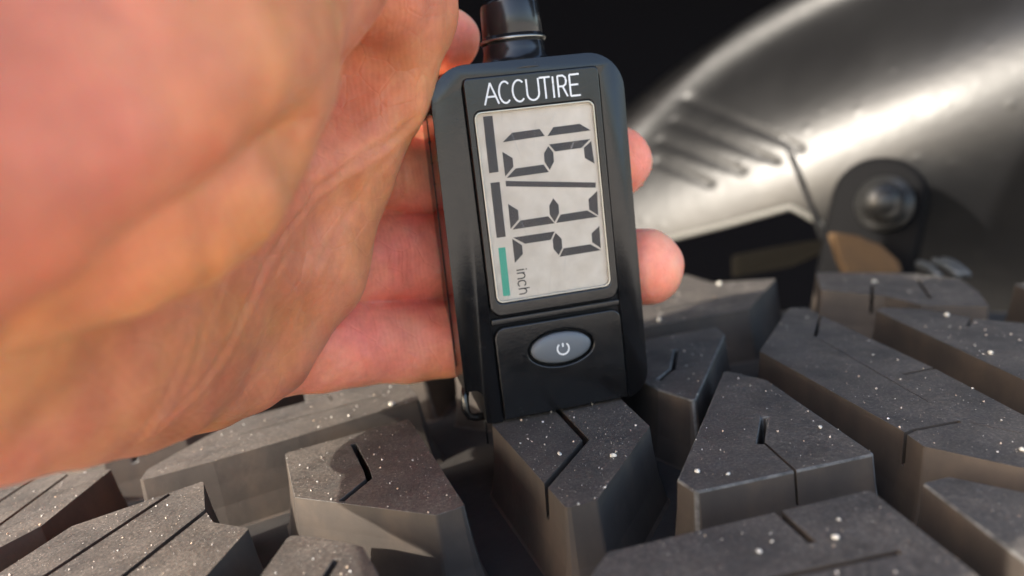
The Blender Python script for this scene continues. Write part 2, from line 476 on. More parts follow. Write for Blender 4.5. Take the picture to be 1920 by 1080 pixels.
block_tops = []
for key, (poly, sipes) in BLOCKS.items():
    if area(poly) < 0:
        poly = poly[::-1]
    cs = sum(p[0] for p in poly) / len(poly); cw = sum(p[1] for p in poly) / len(poly)
    th = cs / TYRE_R
    o0 = tyre_point(cs, cw); ex = TC * math.cos(th) - TZ * math.sin(th); ez = TC * math.sin(th) + TZ * math.cos(th)
    def to3(s, w, hh, o0=o0, ex=ex, ez=ez, cs=cs, cw=cw):
        return tuple(o0 + ex * (s - cs) + TA * (w - cw) + ez * hh)
    block_tops.append((key, poly, to3, ez, sipes))
    top = round_poly(poly, .07, 2)
    bm = bmesh.new()
    n = len(top)
    levels = [(0.0, 0.0), (-.5, .035), (-.95, .09), (-GROOVE + .04, .20), (-GROOVE - .12, .34)]
    rings = [[bm.verts.new(to3(s, w, hh)) for s, w in outset(top, dd)] for hh, dd in levels]
    f = bm.faces.new(rings[0]); f.material_index = 0
    for a_, b_ in zip(rings, rings[1:]):
        for i in range(n):
            q = bm.faces.new((a_[i], b_[i], b_[(i + 1) % n], a_[(i + 1) % n])); q.material_index = 1
    q = bm.faces.new(rings[-1][::-1]); q.material_index = 1
    blk = bm_obj('tread_block', bm, [M['top'], M['groove'], M['edge']])
    mods = []
    thin = []
    cutters = []
    sw = SIPE_W.get(key, .09)
    for path in sipes:
        cb = bmesh.new()
        w_ = sw
        if not isinstance(path[-1], tuple):
            w_ = path[-1]; path = path[:-1]
        rb = ribbon(path, w_)
        if area(rb) < 0:
            rb = rb[::-1]
        prism(cb, rb, -.55 if w_ > .03 else -.1, .3, to3)
        cu = bm_obj('sipe_cutter', cb, [M['groove']])
        cutters.append(cu)
        (mods if w_ > .05 else thin).append(('BOOLEAN', dict(operation='DIFFERENCE', object=cu, solver='EXACT')))
    mods.append(('BEVEL', dict(width=.00038, segments=3, limit_method='ANGLE', angle_limit=math.radians(38), material=2, harden_normals=False)))
    def cut_all(list_):
        for md in list_:
            v0 = volume(blk.data)
            for solver in ('EXACT', 'FAST'):
                back = blk.data.copy()
                md[1]['solver'] = solver
                bake(blk, [md])
                if .8 * v0 < volume(blk.data) < v0 * .99999:
                    break
                blk.data = back
    cut_all(mods[:-1])
    bake(blk, mods[-1:])
    cut_all(thin)
    for cu in cutters:
        bpy.data.objects.remove(cu)
    keep_place(blk, tyre)

# casing between the blocks, with rounded shoulders and the start of both sidewalls
prof = [(-15.5, -9), (-14.6, -5.5), (-12.6, -2.6), (-11, -1.7), (-9, -GROOVE), (-4, -GROOVE), (1, -GROOVE), (6, -GROOVE), (11.5, -GROOVE), (13.2, -1.8), (14.8, -3.2), (16.4, -6), (17, -9)]
ns = 100
verts, faces = [], []
for i in range(ns + 1):
    s = -60 + 120 * i / ns
    for w, hh in prof:
        verts.append(tyre_point(s, w, hh))
L_ = len(prof)
for i in range(ns):
    for j in range(L_ - 1):
        a_ = i * L_ + j
        faces.append((a_, a_ + L_, a_ + L_ + 1, a_ + 1))
casing = mesh('casing', verts, faces, [M['floor']], smooth=True)
keep_place(casing, tyre)
# rubber whiskers left by the mould at the far shoulder
for x0, y0, x1, y1, f0 in ((1722, 494, 1762, 520, 25.5), (1750, 490, 1800, 518, 25.0), (1768, 488, 1815, 517, 25.3)):
    bm = bmesh.new()
    p0, p1 = at(x0, y0, f0 + 1.2), at(x1, y1, f0)
    tube(bm, [p0 * (1 - t) + p1 * t + np.array([0, 0, .12]) * math.sin(t * 3.14) for t in np.linspace(0, 1, 6)], .13, 8)
    keep_place(bm_obj('rubber_whisker', bm, M['whisker'], smooth=True), tyre)

# ------------------------------------------------------------------ wheel arch liner
liner = empty('wheel_arch_liner', (16, 22, -3))
tag(liner, 'glossy black plastic wheel arch liner behind the tyre with broad pale reflections', 'liner')
hv = np.array(sdir) + np.array([-.594, -.803, .036]); PN = np.array([hv @ RIGHT, hv @ DOWN, hv @ FWD]); PN /= np.linalg.norm(PN)
P0 = np.array([(1600 - 960) / 1400 * 36, (250 - 540) / 1400 * 36, 36.0])
RIBS = (((1262, 172), (1500, 278)), ((1246, 218), (1455, 303)), ((1225, 258), (1390, 322)), ((1225, 300), (1330, 346)))
def seg_dist(x, y, a_, b_):
    ax, ay = a_; bx, by = b_
    t = np.clip(((x - ax) * (bx - ax) + (y - ay) * (by - ay)) / ((bx - ax) ** 2 + (by - ay) ** 2), 0, 1)
    return np.hypot(x - ax - t * (bx - ax), y - ay - t * (by - ay))
def liner_point(x, y, e):
    """x, y on the panel plan, e = distance in plan from the rolled edge"""
    ray = np.array([(x - 960) / 1400, (y - 540) / 1400, 1.0])
    f = PN @ P0 / (PN @ ray)
    q = ((x - 1600) * .374 + (y - 252) * .927) / 39
    off = -q * q / (2 * 7.5) if abs(q) < 5 else -(abs(q) - 2.5) * 5 / 7.5
    ee = e / 39
    off += 1.0 * math.exp(-((ee - .5) / 1.25) ** 2)
    off -= 1.3 * max(0, 1 - ee / .45) ** 2
    for a_, b_ in RIBS:
        off -= .10 * math.exp(-(seg_dist(x, y, a_, b_) / 6.5) ** 2)
    pt = ray * f + PN * off
    return frame(*pt)
T_ = [0, .18, .32, .38, .46, .7, 1.0]
BX = [1235, 1360, 1480, 1535, 1560, 1900, 2500]; BY = [452, 420, 386, 418, 640, 680, 700]
nu, nv = 150, 110
verts, faces = [], []
for i in range(nu + 1):
    t = i / nu
    ph = math.radians(207 + t * 72)
    ax, ay = 2070 + 1225 * math.cos(ph), 985 + 1225 * math.sin(ph)
    bx, by = np.interp(t, T_, BX), np.interp(t, T_, BY)
    for j in range(nv + 1):
        v = (j / nv) ** 1.25
        x, y = ax + (bx - ax) * v, ay + (by - ay) * v
        e = 1225 - math.hypot(x - 2070, y - 985)
        verts.append(liner_point(x, y, max(e, 0)))
for i in range(nu):
    for j in range(nv):
        a_ = i * (nv + 1) + j
        faces.append((a_, a_ + 1, a_ + nv + 2, a_ + nv + 1))
panel = mesh('liner_panel', verts, faces, [M['liner']], smooth=True)
bake(panel, [('SOLIDIFY', dict(thickness=.0025, offset=-1.0))])
panel.data.shade_smooth()
keep_place(panel, liner)
# lower lip of the panel
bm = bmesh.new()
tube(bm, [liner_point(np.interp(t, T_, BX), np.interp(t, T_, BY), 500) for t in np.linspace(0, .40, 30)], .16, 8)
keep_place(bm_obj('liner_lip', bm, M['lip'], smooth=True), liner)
# fixing tab with bolt
def disc_frame(cx, cy, f, tilt=0.0):
    c0 = at(cx, cy, f)
    nrm = -(c0 - CAM) / np.linalg.norm(c0 - CAM) + RIGHT * -.25 + DOWN * -.15
    nrm /= np.linalg.norm(nrm)
    ex = RIGHT - nrm * (RIGHT @ nrm); ex /= np.linalg.norm(ex)
    ey = np.cross(nrm, ex)
    ex, ey = ex * math.cos(tilt) + ey * math.sin(tilt), ey * math.cos(tilt) - ex * math.sin(tilt)
    return lambda u, v, h: tuple(c0 + ex * u + ey * v + nrm * h)
fr_ = disc_frame(1640, 405, 32.5, -.22)
tabp = round_poly([(-2.0, -3.2), (1.9, -3.2), (1.9, 2.6), (-2.0, 2.6)], [.4, .4, 1.85, 1.85], 8)
bm = bmesh.new(); prism(bm, tabp, -1.2, 0, fr_)
tabo = bm_obj('fixing_tab', bm, [M['tab']])
bake(tabo, [('BEVEL', dict(width=.0022, segments=3, limit_method='ANGLE', angle_limit=.6))]); tabo.data.shade_smooth()
keep_place(tabo, liner)
fr_ = disc_frame(1655, 380, 31.6, -.1)
bm = bmesh.new()
rings = []
for r, hh in ((1.35, -.6), (1.4, -.25), (1.3, -.05), (1.05, 0), (1.0, .12), (.98, .5), (.88, .85), (.66, 1.08), (.35, 1.2), (.05, 1.24)):
    rings.append([bm.verts.new(fr_(r * .85 * math.cos(2 * math.pi * k / 36), r * .85 * math.sin(2 * math.pi * k / 36), hh)) for k in range(36)])
for a_, b_ in zip(rings, rings[1:]):
    for k in range(36):
        bm.faces.new((a_[k], a_[(k + 1) % 36], b_[(k + 1) % 36], b_[k]))
bm.faces.new(rings[-1]); bm.faces.new(rings[0][::-1])
keep_place(bm_obj('bolt', bm, M['bolt'], smooth=True), liner)
# muddy bracket and ledge below the tab
def slab(name, pix, f0, thick, mat):
    bm = bmesh.new()
    fa = [at(x, y, f0 + df) for x, y, df in pix]; fb = [p_ + FWD * thick for p_ in fa]
    A_ = [bm.verts.new(p_) for p_ in fa]; B_ = [bm.verts.new(p_) for p_ in fb]; n_ = len(pix)
    bm.faces.new(A_); bm.faces.new(B_[::-1])
    for i in range(n_):
        bm.faces.new((A_[i], B_[i], B_[(i + 1) % n_], A_[(i + 1) % n_]))
    o = bm_obj(name, bm, [mat])
    bake(o, [('BEVEL', dict(width=.002, segments=3, limit_method='ANGLE', angle_limit=.6))])
    return keep_place(o, liner)
slab('muddy_bracket', [(1558, 434, 0), (1610, 440, 0), (1655, 458, -.3), (1690, 490, -.6), (1705, 540, -1), (1600, 540, -.8), (1576, 490, -.4)], 31.2, .6, M['mud'])
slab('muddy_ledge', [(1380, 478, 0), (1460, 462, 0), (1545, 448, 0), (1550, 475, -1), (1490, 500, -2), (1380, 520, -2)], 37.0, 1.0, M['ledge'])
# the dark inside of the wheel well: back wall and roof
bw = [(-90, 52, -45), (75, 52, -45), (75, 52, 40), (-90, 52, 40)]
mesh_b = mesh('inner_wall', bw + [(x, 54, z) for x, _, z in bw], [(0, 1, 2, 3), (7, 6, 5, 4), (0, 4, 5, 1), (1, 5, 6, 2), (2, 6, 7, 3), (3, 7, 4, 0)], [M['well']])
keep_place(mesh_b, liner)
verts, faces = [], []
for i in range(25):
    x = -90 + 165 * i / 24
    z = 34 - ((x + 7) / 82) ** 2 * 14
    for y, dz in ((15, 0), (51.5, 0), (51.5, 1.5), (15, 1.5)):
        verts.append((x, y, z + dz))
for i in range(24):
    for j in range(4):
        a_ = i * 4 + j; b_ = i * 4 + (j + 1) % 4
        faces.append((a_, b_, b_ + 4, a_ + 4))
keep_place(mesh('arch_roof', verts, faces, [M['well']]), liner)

# added unseen strip, shaped like a fender lip to shade the far tread
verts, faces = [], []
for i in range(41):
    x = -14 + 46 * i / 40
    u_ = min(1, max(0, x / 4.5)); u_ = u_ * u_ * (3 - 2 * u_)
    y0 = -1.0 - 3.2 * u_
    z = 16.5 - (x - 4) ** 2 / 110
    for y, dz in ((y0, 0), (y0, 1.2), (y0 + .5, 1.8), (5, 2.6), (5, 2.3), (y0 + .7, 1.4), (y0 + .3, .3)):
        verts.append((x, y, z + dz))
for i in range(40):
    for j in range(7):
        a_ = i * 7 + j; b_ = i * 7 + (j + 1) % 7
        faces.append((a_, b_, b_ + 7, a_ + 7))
keep_place(mesh('added_shade_lip', verts, faces, [M['well']], smooth=True), liner)

# ------------------------------------------------------------------ gauge
gauge = empty('tread_depth_gauge', (0, .9, 0))
tag(gauge, 'black digital tread depth gauge with grey display standing on the tread', 'gauge')
def part(o):
    return keep_place(o, gauge)
xz = lambda x, z, y: (x, y, z)
outline = round_poly([(-1.95, .02), (1.74, .02), (1.76, 6.70), (-1.84, 6.70)], [.54, .54, .68, .68], 10)
bm = bmesh.new(); prism(bm, outline, .03, 1.9, xz)
ed = [e for e in bm.edges if abs(e.verts[0].co.y - e.verts[1].co.y) < 1e-6]
bmesh.ops.bevel(bm, geom=ed, offset=.52, offset_type='OFFSET', segments=10, profile=.5, affect='EDGES')
body = bm_obj('body', bm, [M['plastic'], M['recess']])
cut = []
def cutter(poly, y0, y1, bev=0):
    cb = bmesh.new(); prism(cb, poly, y0, y1, xz)
    c_ = bm_obj('cutter', cb, [M['recess']]); cut.append(c_)
    return ('BOOLEAN', dict(operation='DIFFERENCE', object=c_, solver='EXACT'))
mods = [cutter(round_poly([(-1.285, -.4), (1.295, -.4), (1.295, 6.40), (-1.285, 6.40)], [0, 0, .12, .12], 3), -.5, .13),
        cutter(round_poly([(-2.5, -.5), (-1.60, -.5), (-1.60, .74), (-2.5, .74)], [0, 0, .18, 0], 4), -.5, 2.6),
        ('BEVEL', dict(width=.0004, segments=2, limit_method='ANGLE', angle_limit=math.radians(40)))]
bake(body, mods)
body.data.shade_smooth(); part(body)

def plate(name, poly, holes, y0, y1, mat, bev=.04, seg=3):
    bm = bmesh.new(); prism(bm, poly, y0, y1, xz)
    o = bm_obj(name, bm, [mat]); mods = []
    for hp in holes:
        mods.append(cutter(hp, y0 - .3, y1 + .3))
    mods.append(('BEVEL', dict(width=bev * U, segments=seg, limit_method='ANGLE', angle_limit=math.radians(40))))
    o.data.shade_smooth()
    mods.append(('WEIGHTED_NORMAL', dict(weight=100)))
    bake(o, mods)
    return part(o)
win = round_poly([(-1.13, 2.35), (1.13, 2.35), (1.13, 5.86), (-1.13, 5.86)], .13, 5)
plate('window_bezel', round_poly([(-1.262, 2.09), (1.272, 2.09), (1.272, 6.46), (-1.262, 6.46)], [.22, .22, .1, .1], 5), [win], -.03, .16, M['plastic'])
ell = lambda cx, cz, a_, b_, n_=40: [(cx + a_ * math.cos(2 * math.pi * k / n_), cz + b_ * math.sin(2 * math.pi * k / n_)) for k in range(n_)]
plate('lower_panel', round_poly([(-1.25, .07), (1.265, .07), (1.265, 1.88), (-1.25, 1.88)], [.03, .03, .2, .2], 5), [ell(.01, 1.31, .66, .365)], -.03, .16, M['plastic'])
# raised band of the body between the two panels
plate('cross_band', [(-1.27, 1.93), (1.28, 1.93), (1.28, 2.05), (-1.27, 2.05)], [], .02, .16, M['plastic'], .02, 2)
for c_ in cut:
    bpy.data.objects.remove(c_)
cut.clear()
# display
plate('display_panel', round_poly([(-1.12, 2.36), (1.12, 2.36), (1.12, 5.85), (-1.12, 5.85)], .12, 4), [], .05, .15, M['lcd'], .004, 1)
def flat(name, poly, y, mat, th=.006):
    bm = bmesh.new()
    if area(poly) > 0:
        poly = poly[::-1]
    prism(bm, poly, y, y + th, xz)
    return part(bm_obj(name, bm, [mat]))
SEGMENTS = {
 'bar1': [(-0.952, 5.775), (-0.779, 5.774), (-0.788, 4.769), (-0.964, 4.765)],
 'd1a': [(-0.646, 5.288), (-0.453, 5.436), (0.067, 5.446), (0.15, 5.31)],
 'd1b': [(0.2, 5.301), (0.326, 5.449), (0.835, 5.455), (1.038, 5.313)],
 'd5a': [(0.211, 5.15), (1.013, 5.158), (0.824, 5.016), (0.315, 5.008)],
 'd5b': [(1.028, 5.12), (1.048, 4.697), (0.872, 4.823), (0.872, 5.011)],
 'd5c': [(0.194, 5.12), (0.276, 4.998), (0.272, 4.827), (0.175, 4.687), (0.093, 4.843), (0.1, 5.001)],
 'd5d': [(-0.651, 4.64), (-0.465, 4.792), (0.069, 4.8), (0.155, 4.65)],
 'd5e': [(-0.676, 5.119), (-0.498, 4.985), (-0.501, 4.829), (-0.675, 4.67)],
 'slash': [(-0.681, 4.59), (1.038, 4.347), (1.028, 4.25), (-0.682, 4.49)],
 'bar2': [(-0.964, 4.589), (-0.792, 4.586), (-0.799, 3.574), (-0.972, 3.575)],
 'd3a': [(-0.684, 4.168), (-0.508, 4.03), (-0.515, 3.859), (-0.689, 3.703)],
 'd3b': [(0.183, 4.16), (0.274, 4.027), (0.267, 3.87), (0.163, 3.716), (0.083, 3.867), (0.092, 4.033)],
 'd3c': [(-0.659, 3.686), (-0.484, 3.833), (0.051, 3.84), (0.16, 3.692)],
 'd3d': [(1.051, 4.187), (1.025, 3.725), (0.86, 3.856), (0.865, 4.053)],
 'd3e': [(0.19, 3.694), (0.293, 3.839), (0.82, 3.847), (1.018, 3.698)],
 'd2a': [(-0.662, 3.538), (0.144, 3.541), (0.05, 3.394), (-0.451, 3.391)],
 'd2b': [(-0.683, 3.517), (-0.51, 3.371), (-0.515, 3.203), (-0.686, 3.062)],
 'd2c': [(0.16, 3.511), (0.262, 3.383), (0.257, 3.204), (0.171, 3.083), (0.083, 3.22), (0.089, 3.398)],
 'd2d': [(1.028, 3.522), (1.015, 3.094), (0.856, 3.232), (0.86, 3.403)],
 'd2e': [(0.187, 3.047), (0.281, 3.197), (0.813, 3.2), (1.018, 3.056)],
 'green': [(-0.964, 3.384), (-0.832, 3.38), (-0.845, 2.457), (-0.981, 2.469)],
}
for k, poly in SEGMENTS.items():
    nm = 'status_bar' if k.startswith('bar') else 'green_bar' if k == 'green' else 'fraction_bar' if k == 'slash' else 'digit_segment'
    flat(nm, poly, .043, M['green'] if k == 'green' else M['segment'])
def arc(cx, cz, rx, rz, a0, a1, n_=12):
    return [(cx + rx * math.cos(math.radians(a0 + (a1 - a0) * k / n_)), cz + rz * math.sin(math.radians(a0 + (a1 - a0) * k / n_))) for k in range(n_ + 1)]
def strokes(name, paths, w, y, mat):
    bm = bmesh.new()
    for i, pth in enumerate(paths):
        poly = ribbon(pth, w)
        if area(poly) > 0:
            poly = poly[::-1]
        prism(bm, poly, y - i * .0007, y + .006, xz)
    return part(bm_obj(name, bm, [mat]))
# unit text, letters run downwards: u along -z, v along +x
uv = lambda u, v: (-.671 + v, 2.915 - u)
def word(name, paths):
    strokes(name, [[uv(*p_) for p_ in pth] for pth in paths], .022, .043, M['segment'])
word('letter', [[(.0, 0), (.0, .15)], [(.0, .175), (.0, .20)]])
word('letter', [[(.06, 0), (.06, .15)], [(.06, .10), (.085, .14), (.125, .15), (.155, .13), (.165, .09), (.165, 0)]])
word('letter', [[(.31, .12), (.285, .145), (.25, .15), (.215, .125), (.205, .075), (.215, .025), (.25, 0), (.285, .005), (.31, .03)]])
word('letter', [[(.36, 0), (.36, .215)], [(.36, .10), (.385, .14), (.42, .15), (.45, .13), (.46, .09), (.46, 0)]])
# maker's name in worn white print
zb, H_ = 5.965, .375
def rel(paths, x0, x1):
    return [[(x0 + (x1 - x0) * a_, zb + H_ * b_) for a_, b_ in pth] for pth in paths]
def letC(x0, x1):
    return [arc((x0 + x1) / 2 + .01, zb + H_ / 2, (x1 - x0) / 2, H_ / 2, 48, 312, 16)]
LET = [rel([[(0, 0), (.5, 1)], [(.5, 1), (1, 0)], [(.2, .36), (.8, .36)]], -.905, -.645), letC(-.635, -.415), letC(-.385, -.15),
       [[(-.11, zb + H_), (-.11, zb + .12)] + arc(0, zb + .115, .11, .115, 180, 360, 10) + [(.11, zb + .12), (.11, zb + H_)]],
       rel([[(0, 1), (1, 1)], [(.5, 1), (.5, 0)]], .13, .335), rel([[(0, 0), (0, 1)]], .385, .39),
       rel([[(0, 0), (0, 1)], [(0, 1), (.6, 1), (.88, .9), (.95, .74), (.86, .58), (.6, .5), (0, .5)], [(.5, .5), (1, 0)]], .475, .64),
       rel([[(0, 0), (0, 1)], [(0, 1), (1, 1)], [(0, .52), (.85, .52)], [(0, 0), (1, 0)]], .70, .885)]
for pths in LET:
    strokes('letter', pths, .032, -.034, M['print'])
# clear window with its polished rim
plate('display_window', round_poly([(-1.19, 2.29), (1.19, 2.29), (1.19, 5.93), (-1.19, 5.93)], .12, 5), [], -.022, .036, M['lens'], .012, 2)
rimo, rimi = round_poly([(-1.125, 2.355), (1.125, 2.355), (1.125, 5.855), (-1.125, 5.855)], .13, 5), round_poly([(-1.10, 2.38), (1.10, 2.38), (1.10, 5.83), (-1.10, 5.83)], .115, 5)
plate('window_rim', rimo, [rimi], -.034, .042, M['rim'], .006, 1)
for c_ in cut:
    bpy.data.objects.remove(c_)
cut.clear()
# button
bm = bmesh.new()
rings = []
for k_, yy in ((1.0, .12), (1.0, -.01), (.97, -.035), (.88, -.055), (.65, -.075), (.35, -.085), (.02, -.088)):
    rings.append([bm.verts.new((.01 + .60 * k_ * math.cos(2 * math.pi * i / 48), yy, 1.31 + .30 * k_ * math.sin(2 * math.pi * i / 48))) for i in range(48)])
for a_, b_ in zip(rings, rings[1:]):
    for i in range(48):
        bm.faces.new((a_[i], a_[(i + 1) % 48], b_[(i + 1) % 48], b_[i]))
bm.faces.new(rings[0][::-1]); bm.faces.new(rings[-1])
btn = part(bm_obj('power_button', bm, [M['button']], smooth=True))
bm = bmesh.new()
for i, pth in enumerate(([(0.03, 1.335), (.03, 1.41)], arc(.03, 1.30, .115, .115, 130, 410, 22))):
    poly = ribbon(pth, .03)
    if area(poly) > 0:
        poly = poly[::-1]
    prism(bm, poly, -.0915 - i * .0006, -.07, xz)
ic = bm_obj('power_symbol', bm, [M['print']]); ic.parent = btn
# neck, ring and cap
cx_, cy_ = -.03, .95
bm = bmesh.new(); lathe(bm, [(.95, 6.55), (.80, 6.66), (.68, 6.74), (.61, 6.84), (.585, 6.95), (.585, 7.22)], (cx_, cy_)); part(bm_obj('neck', bm, M['gloss'], smooth=True))
bm = bmesh.new(); lathe(bm, [(.56, 7.10), (.615, 7.11), (.63, 7.14), (.615, 7.17), (.56, 7.18)], (cx_, cy_)); part(bm_obj('neck_ring', bm, M['ring'], smooth=True))
bm = bmesh.new(); lathe(bm, [(.56, 7.19), (.575, 7.22), (.555, 7.78), (.53, 7.84), (.48, 7.87), (.1, 7.88)], (cx_, cy_)); part(bm_obj('cap', bm, M['gloss'], smooth=True))
# lanyard loop and probe pin
bm = bmesh.new()
lp = [(-1.80, .55, .80), (-1.87, .45, .70), (-1.92, .38, .50), (-1.94, .36, .28), (-1.88, .36, .14), (-1.75, .38, .09), (-1.58, .40, .08)]
tube(bm, lp, .08, 10)
part(bm_obj('lanyard_loop', bm, M['plastic'], smooth=True))
bm = bmesh.new(); tube(bm, [(-1.56, .55, .3), (-1.56, .55, -.55)], .022, 8); part(bm_obj('probe_pin', bm, M['recess'], smooth=True))
bm = bmesh.new()
tube(bm, [(-1.845, 1.0, 6.1), (-1.855, 1.0, 5.7), (-1.937, 1.0, 1.0)], .018, 6)
part(bm_obj('shell_seam', bm, M['recess'], smooth=True))
for z_ in (5.45, 5.05, 4.65, 4.25):
    bm = bmesh.new(); x_ = -1.84 - .11 * (6.7 - z_) / 6.7 - .008
    tube(bm, [(x_, .93, z_ + .01), (x_, 1.0, z_), (x_, 1.08, z_ - .01)], .018, 6)
    part(bm_obj('seam_tick', bm, M['recess'], smooth=True))

# ------------------------------------------------------------------ hand (left hand, palm towards the gauge, fingers behind it)
def cone_sdf(p, a, b, ra, rb):
    a = np.array(a); b = np.array(b)
    ba = b - a; l2 = ba @ ba; rr = ra - rb; a2 = l2 - rr * rr; il2 = 1 / l2
    pa = p - a; y = pa @ ba; z = y - l2
    q = pa * l2 - y[:, None] * ba
    x2 = np.einsum('ij,ij->i', q, q); y2 = y * y * l2; z2 = z * z * l2
    k = np.sign(rr) * rr * rr * x2
    d = (np.sqrt(x2 * a2 * il2) + y * rr) * il2 - ra
    c1 = np.sign(z) * a2 * z2 > k
    c2 = np.sign(y) * a2 * y2 < k
    d = np.where(c2, np.sqrt(x2 + y2) * il2 - ra, d)
    d = np.where(c1, np.sqrt(x2 + z2) * il2 - rb, d)
    return d
def smin(a, b, k):
    h_ = np.maximum(k - np.abs(a - b), 0) / k
    return np.minimum(a, b) - h_ * h_ * k * .25
def chain(p, pts, k=.12):
    d = None
    for (a, ra), (b, rb) in zip(pts, pts[1:]):
        e = cone_sdf(p, a, b, ra, rb)
        d = e if d is None else smin(d, e, k)
    return d
FINGERS = [
    [((-2.6, -5.3, 14.3), .98), ((-2.7, -5.8, 16.2), .88), ((-1.95, -5.45, 16.6), .74), ((-1.28, -5.12, 15.3), .62)],
    [((-3.6, -2.5, 14.9), 1.0), ((-.9, -2.60, 16.85), .94), ((1.2, -2.66, 16.65), .80), ((2.2, -2.66, 15.9), .75)],
    [((-4.2, -.58, 14.8), 1.0), ((-1.1, -.68, 16.65), .93), ((1.6, -.5, 16.55), .82), ((2.80, -.46, 15.75), .80)],
    [((-4.9, 1.2, 14.0), .92), ((-2.1, 1.14, 15.7), .82), ((.3, .92, 16.2), .73), ((2.0, .72, 15.95), .63)],
]
WR = (-6.3, -1.2, 3.0)
PALM = [
    ((-6.2, -2.6, 3.0), (-2.35, -4.95, 12.9), 1.5, 1.18),
    ((-6.3, -1.6, 3.0), (-3.55, -2.55, 13.5), 1.5, 1.22),
    ((-6.4, -.6, 3.0), (-4.2, -.45, 13.4), 1.5, 1.2),
    ((-6.5, .3, 3.0), (-5.15, 1.05, 12.7), 1.45, 1.15),
    ((-6.0, .15, 5.0), (-5.25, .85, 10.5), 1.5, 1.3),
]
RIDGE = [((-2.0, -5.6, 12.9), .92), ((-1.97, -4.9, 13.2), .9), ((-2.42, -3.65, 13.3), .92), ((-3.1, -2.35, 13.4), .95), ((-3.62, -.35, 13.3), .98), ((-4.45, .95, 12.9), .98), ((-5.2, 1.3, 12.2), 1.0)]
THENAR = [((-4.9, -.6, 4.2), 1.65), ((-3.95, -1.95, 6.9), 1.95), ((-3.2, -4.75, 9.8), 1.5), ((-4.2, -7.4, 9.3), 1.15), ((-5.2, -9.9, 8.8), .98)]
def hand_parts(p):
    palm = None
    for a, b, ra, rb in PALM:
        e = cone_sdf(p, a, b, ra, rb)
        palm = e if palm is None else smin(palm, e, .8)
    palm = smin(palm, chain(p, RIDGE, .3), .6)
    palm = smin(palm, chain(p, THENAR, .5), .22)
    fing = None
    for F_ in FINGERS:
        e = chain(p, F_, .15)
        fing = e if fing is None else smin(fing, e, .03)
    return palm, fing
def hand_sdf(p):
    palm, fing = hand_parts(p)
    return smin(palm, fing, .16)

def surface_nets(fn, lo, hi, h_):
    lo = np.array(lo, float); n = np.ceil((np.array(hi) - lo) / h_).astype(int) + 1
    gx, gy, gz = [lo[i] + h_ * np.arange(n[i]) for i in range(3)]
    D = np.empty(n)
    for i in range(n[0]):
        Y, Z = np.meshgrid(gy, gz, indexing='ij')
        D[i] = fn(np.stack([np.full(Y.size, gx[i]), Y.ravel(), Z.ravel()], 1)).reshape(n[1], n[2])
    c = n - 1
    acc = np.zeros((*c, 3)); cnt = np.zeros(c)
    off = [(i, j, k) for i in (0, 1) for j in (0, 1) for k in (0, 1)]
    sl = lambda o: D[o[0]:o[0] + c[0], o[1]:o[1] + c[1], o[2]:o[2] + c[2]]
    for a in off:
        for ax in range(3):
            if a[ax]:
                continue
            b = list(a); b[ax] = 1
            da, db = sl(a), sl(b)
            m_ = (da < 0) != (db < 0)
            t = np.where(m_, da / np.where(m_, da - db, 1), 0)
            for q in range(3):
                acc[..., q] += np.where(m_, a[q] + (t if q == ax else 0), 0)
            cnt += m_
    idx = -np.ones(c, int); act = cnt > 0; idx[act] = np.arange(act.sum())
    P = (np.argwhere(act) + acc[act] / cnt[act][:, None]) * h_ + lo
    Q = []
    for ax in range(3):
        u, v = (ax + 1) % 3, (ax + 2) % 3
        s0 = [slice(0, n[q]) for q in range(3)]; s1 = list(s0)
        s0[ax] = slice(0, n[ax] - 1); s1[ax] = slice(1, n[ax])
        da, db = D[tuple(s0)], D[tuple(s1)]
        E = np.argwhere((da < 0) != (db < 0))
        E = E[(E[:, u] > 0) & (E[:, v] > 0) & (E[:, u] < c[u]) & (E[:, v] < c[v])]
        neg = da[tuple(E.T)] < 0
        def cell(du, dv):
            e = E.copy(); e[:, u] -= du; e[:, v] -= dv
            return idx[tuple(e.T)]
        q = np.stack([cell(1, 1), cell(0, 1), cell(0, 0), cell(1, 0)], 1)
        q[~neg] = q[~neg][:, ::-1]
        Q.append(q)
    return P, np.concatenate(Q)
HV = .13
P_, Q_ = surface_nets(hand_sdf, (-9, -8.2, 1.2), (4.2, 3.2, 18.4), HV)
me = bpy.data.meshes.new('tmp'); me.from_pydata(P_.tolist(), [], Q_.tolist()); me.update()
tmp = bpy.data.objects.new('tmp', me); COL.objects.link(tmp)
bake(tmp, [('SUBSURF', dict(levels=1, render_levels=1, subdivision_type='SIMPLE'))])
me = tmp.data
V_ = np.empty(len(me.vertices) * 3); me.vertices.foreach_get('co', V_); V_ = V_.reshape(-1, 3)
def gradient(p, e=.03):
    g = np.stack([hand_sdf(p + np.eye(3)[i] * e) - hand_sdf(p - np.eye(3)[i] * e) for i in range(3)], 1)
    return g / np.maximum(np.linalg.norm(g, axis=1, keepdims=True), 1e-9)
for _ in range(2):
    inside = (V_[:, 2] > 1.6) & (V_[:, 1] > -7.8)
    V_ -= (gradient(V_) * hand_sdf(V_)[:, None]) * inside[:, None]
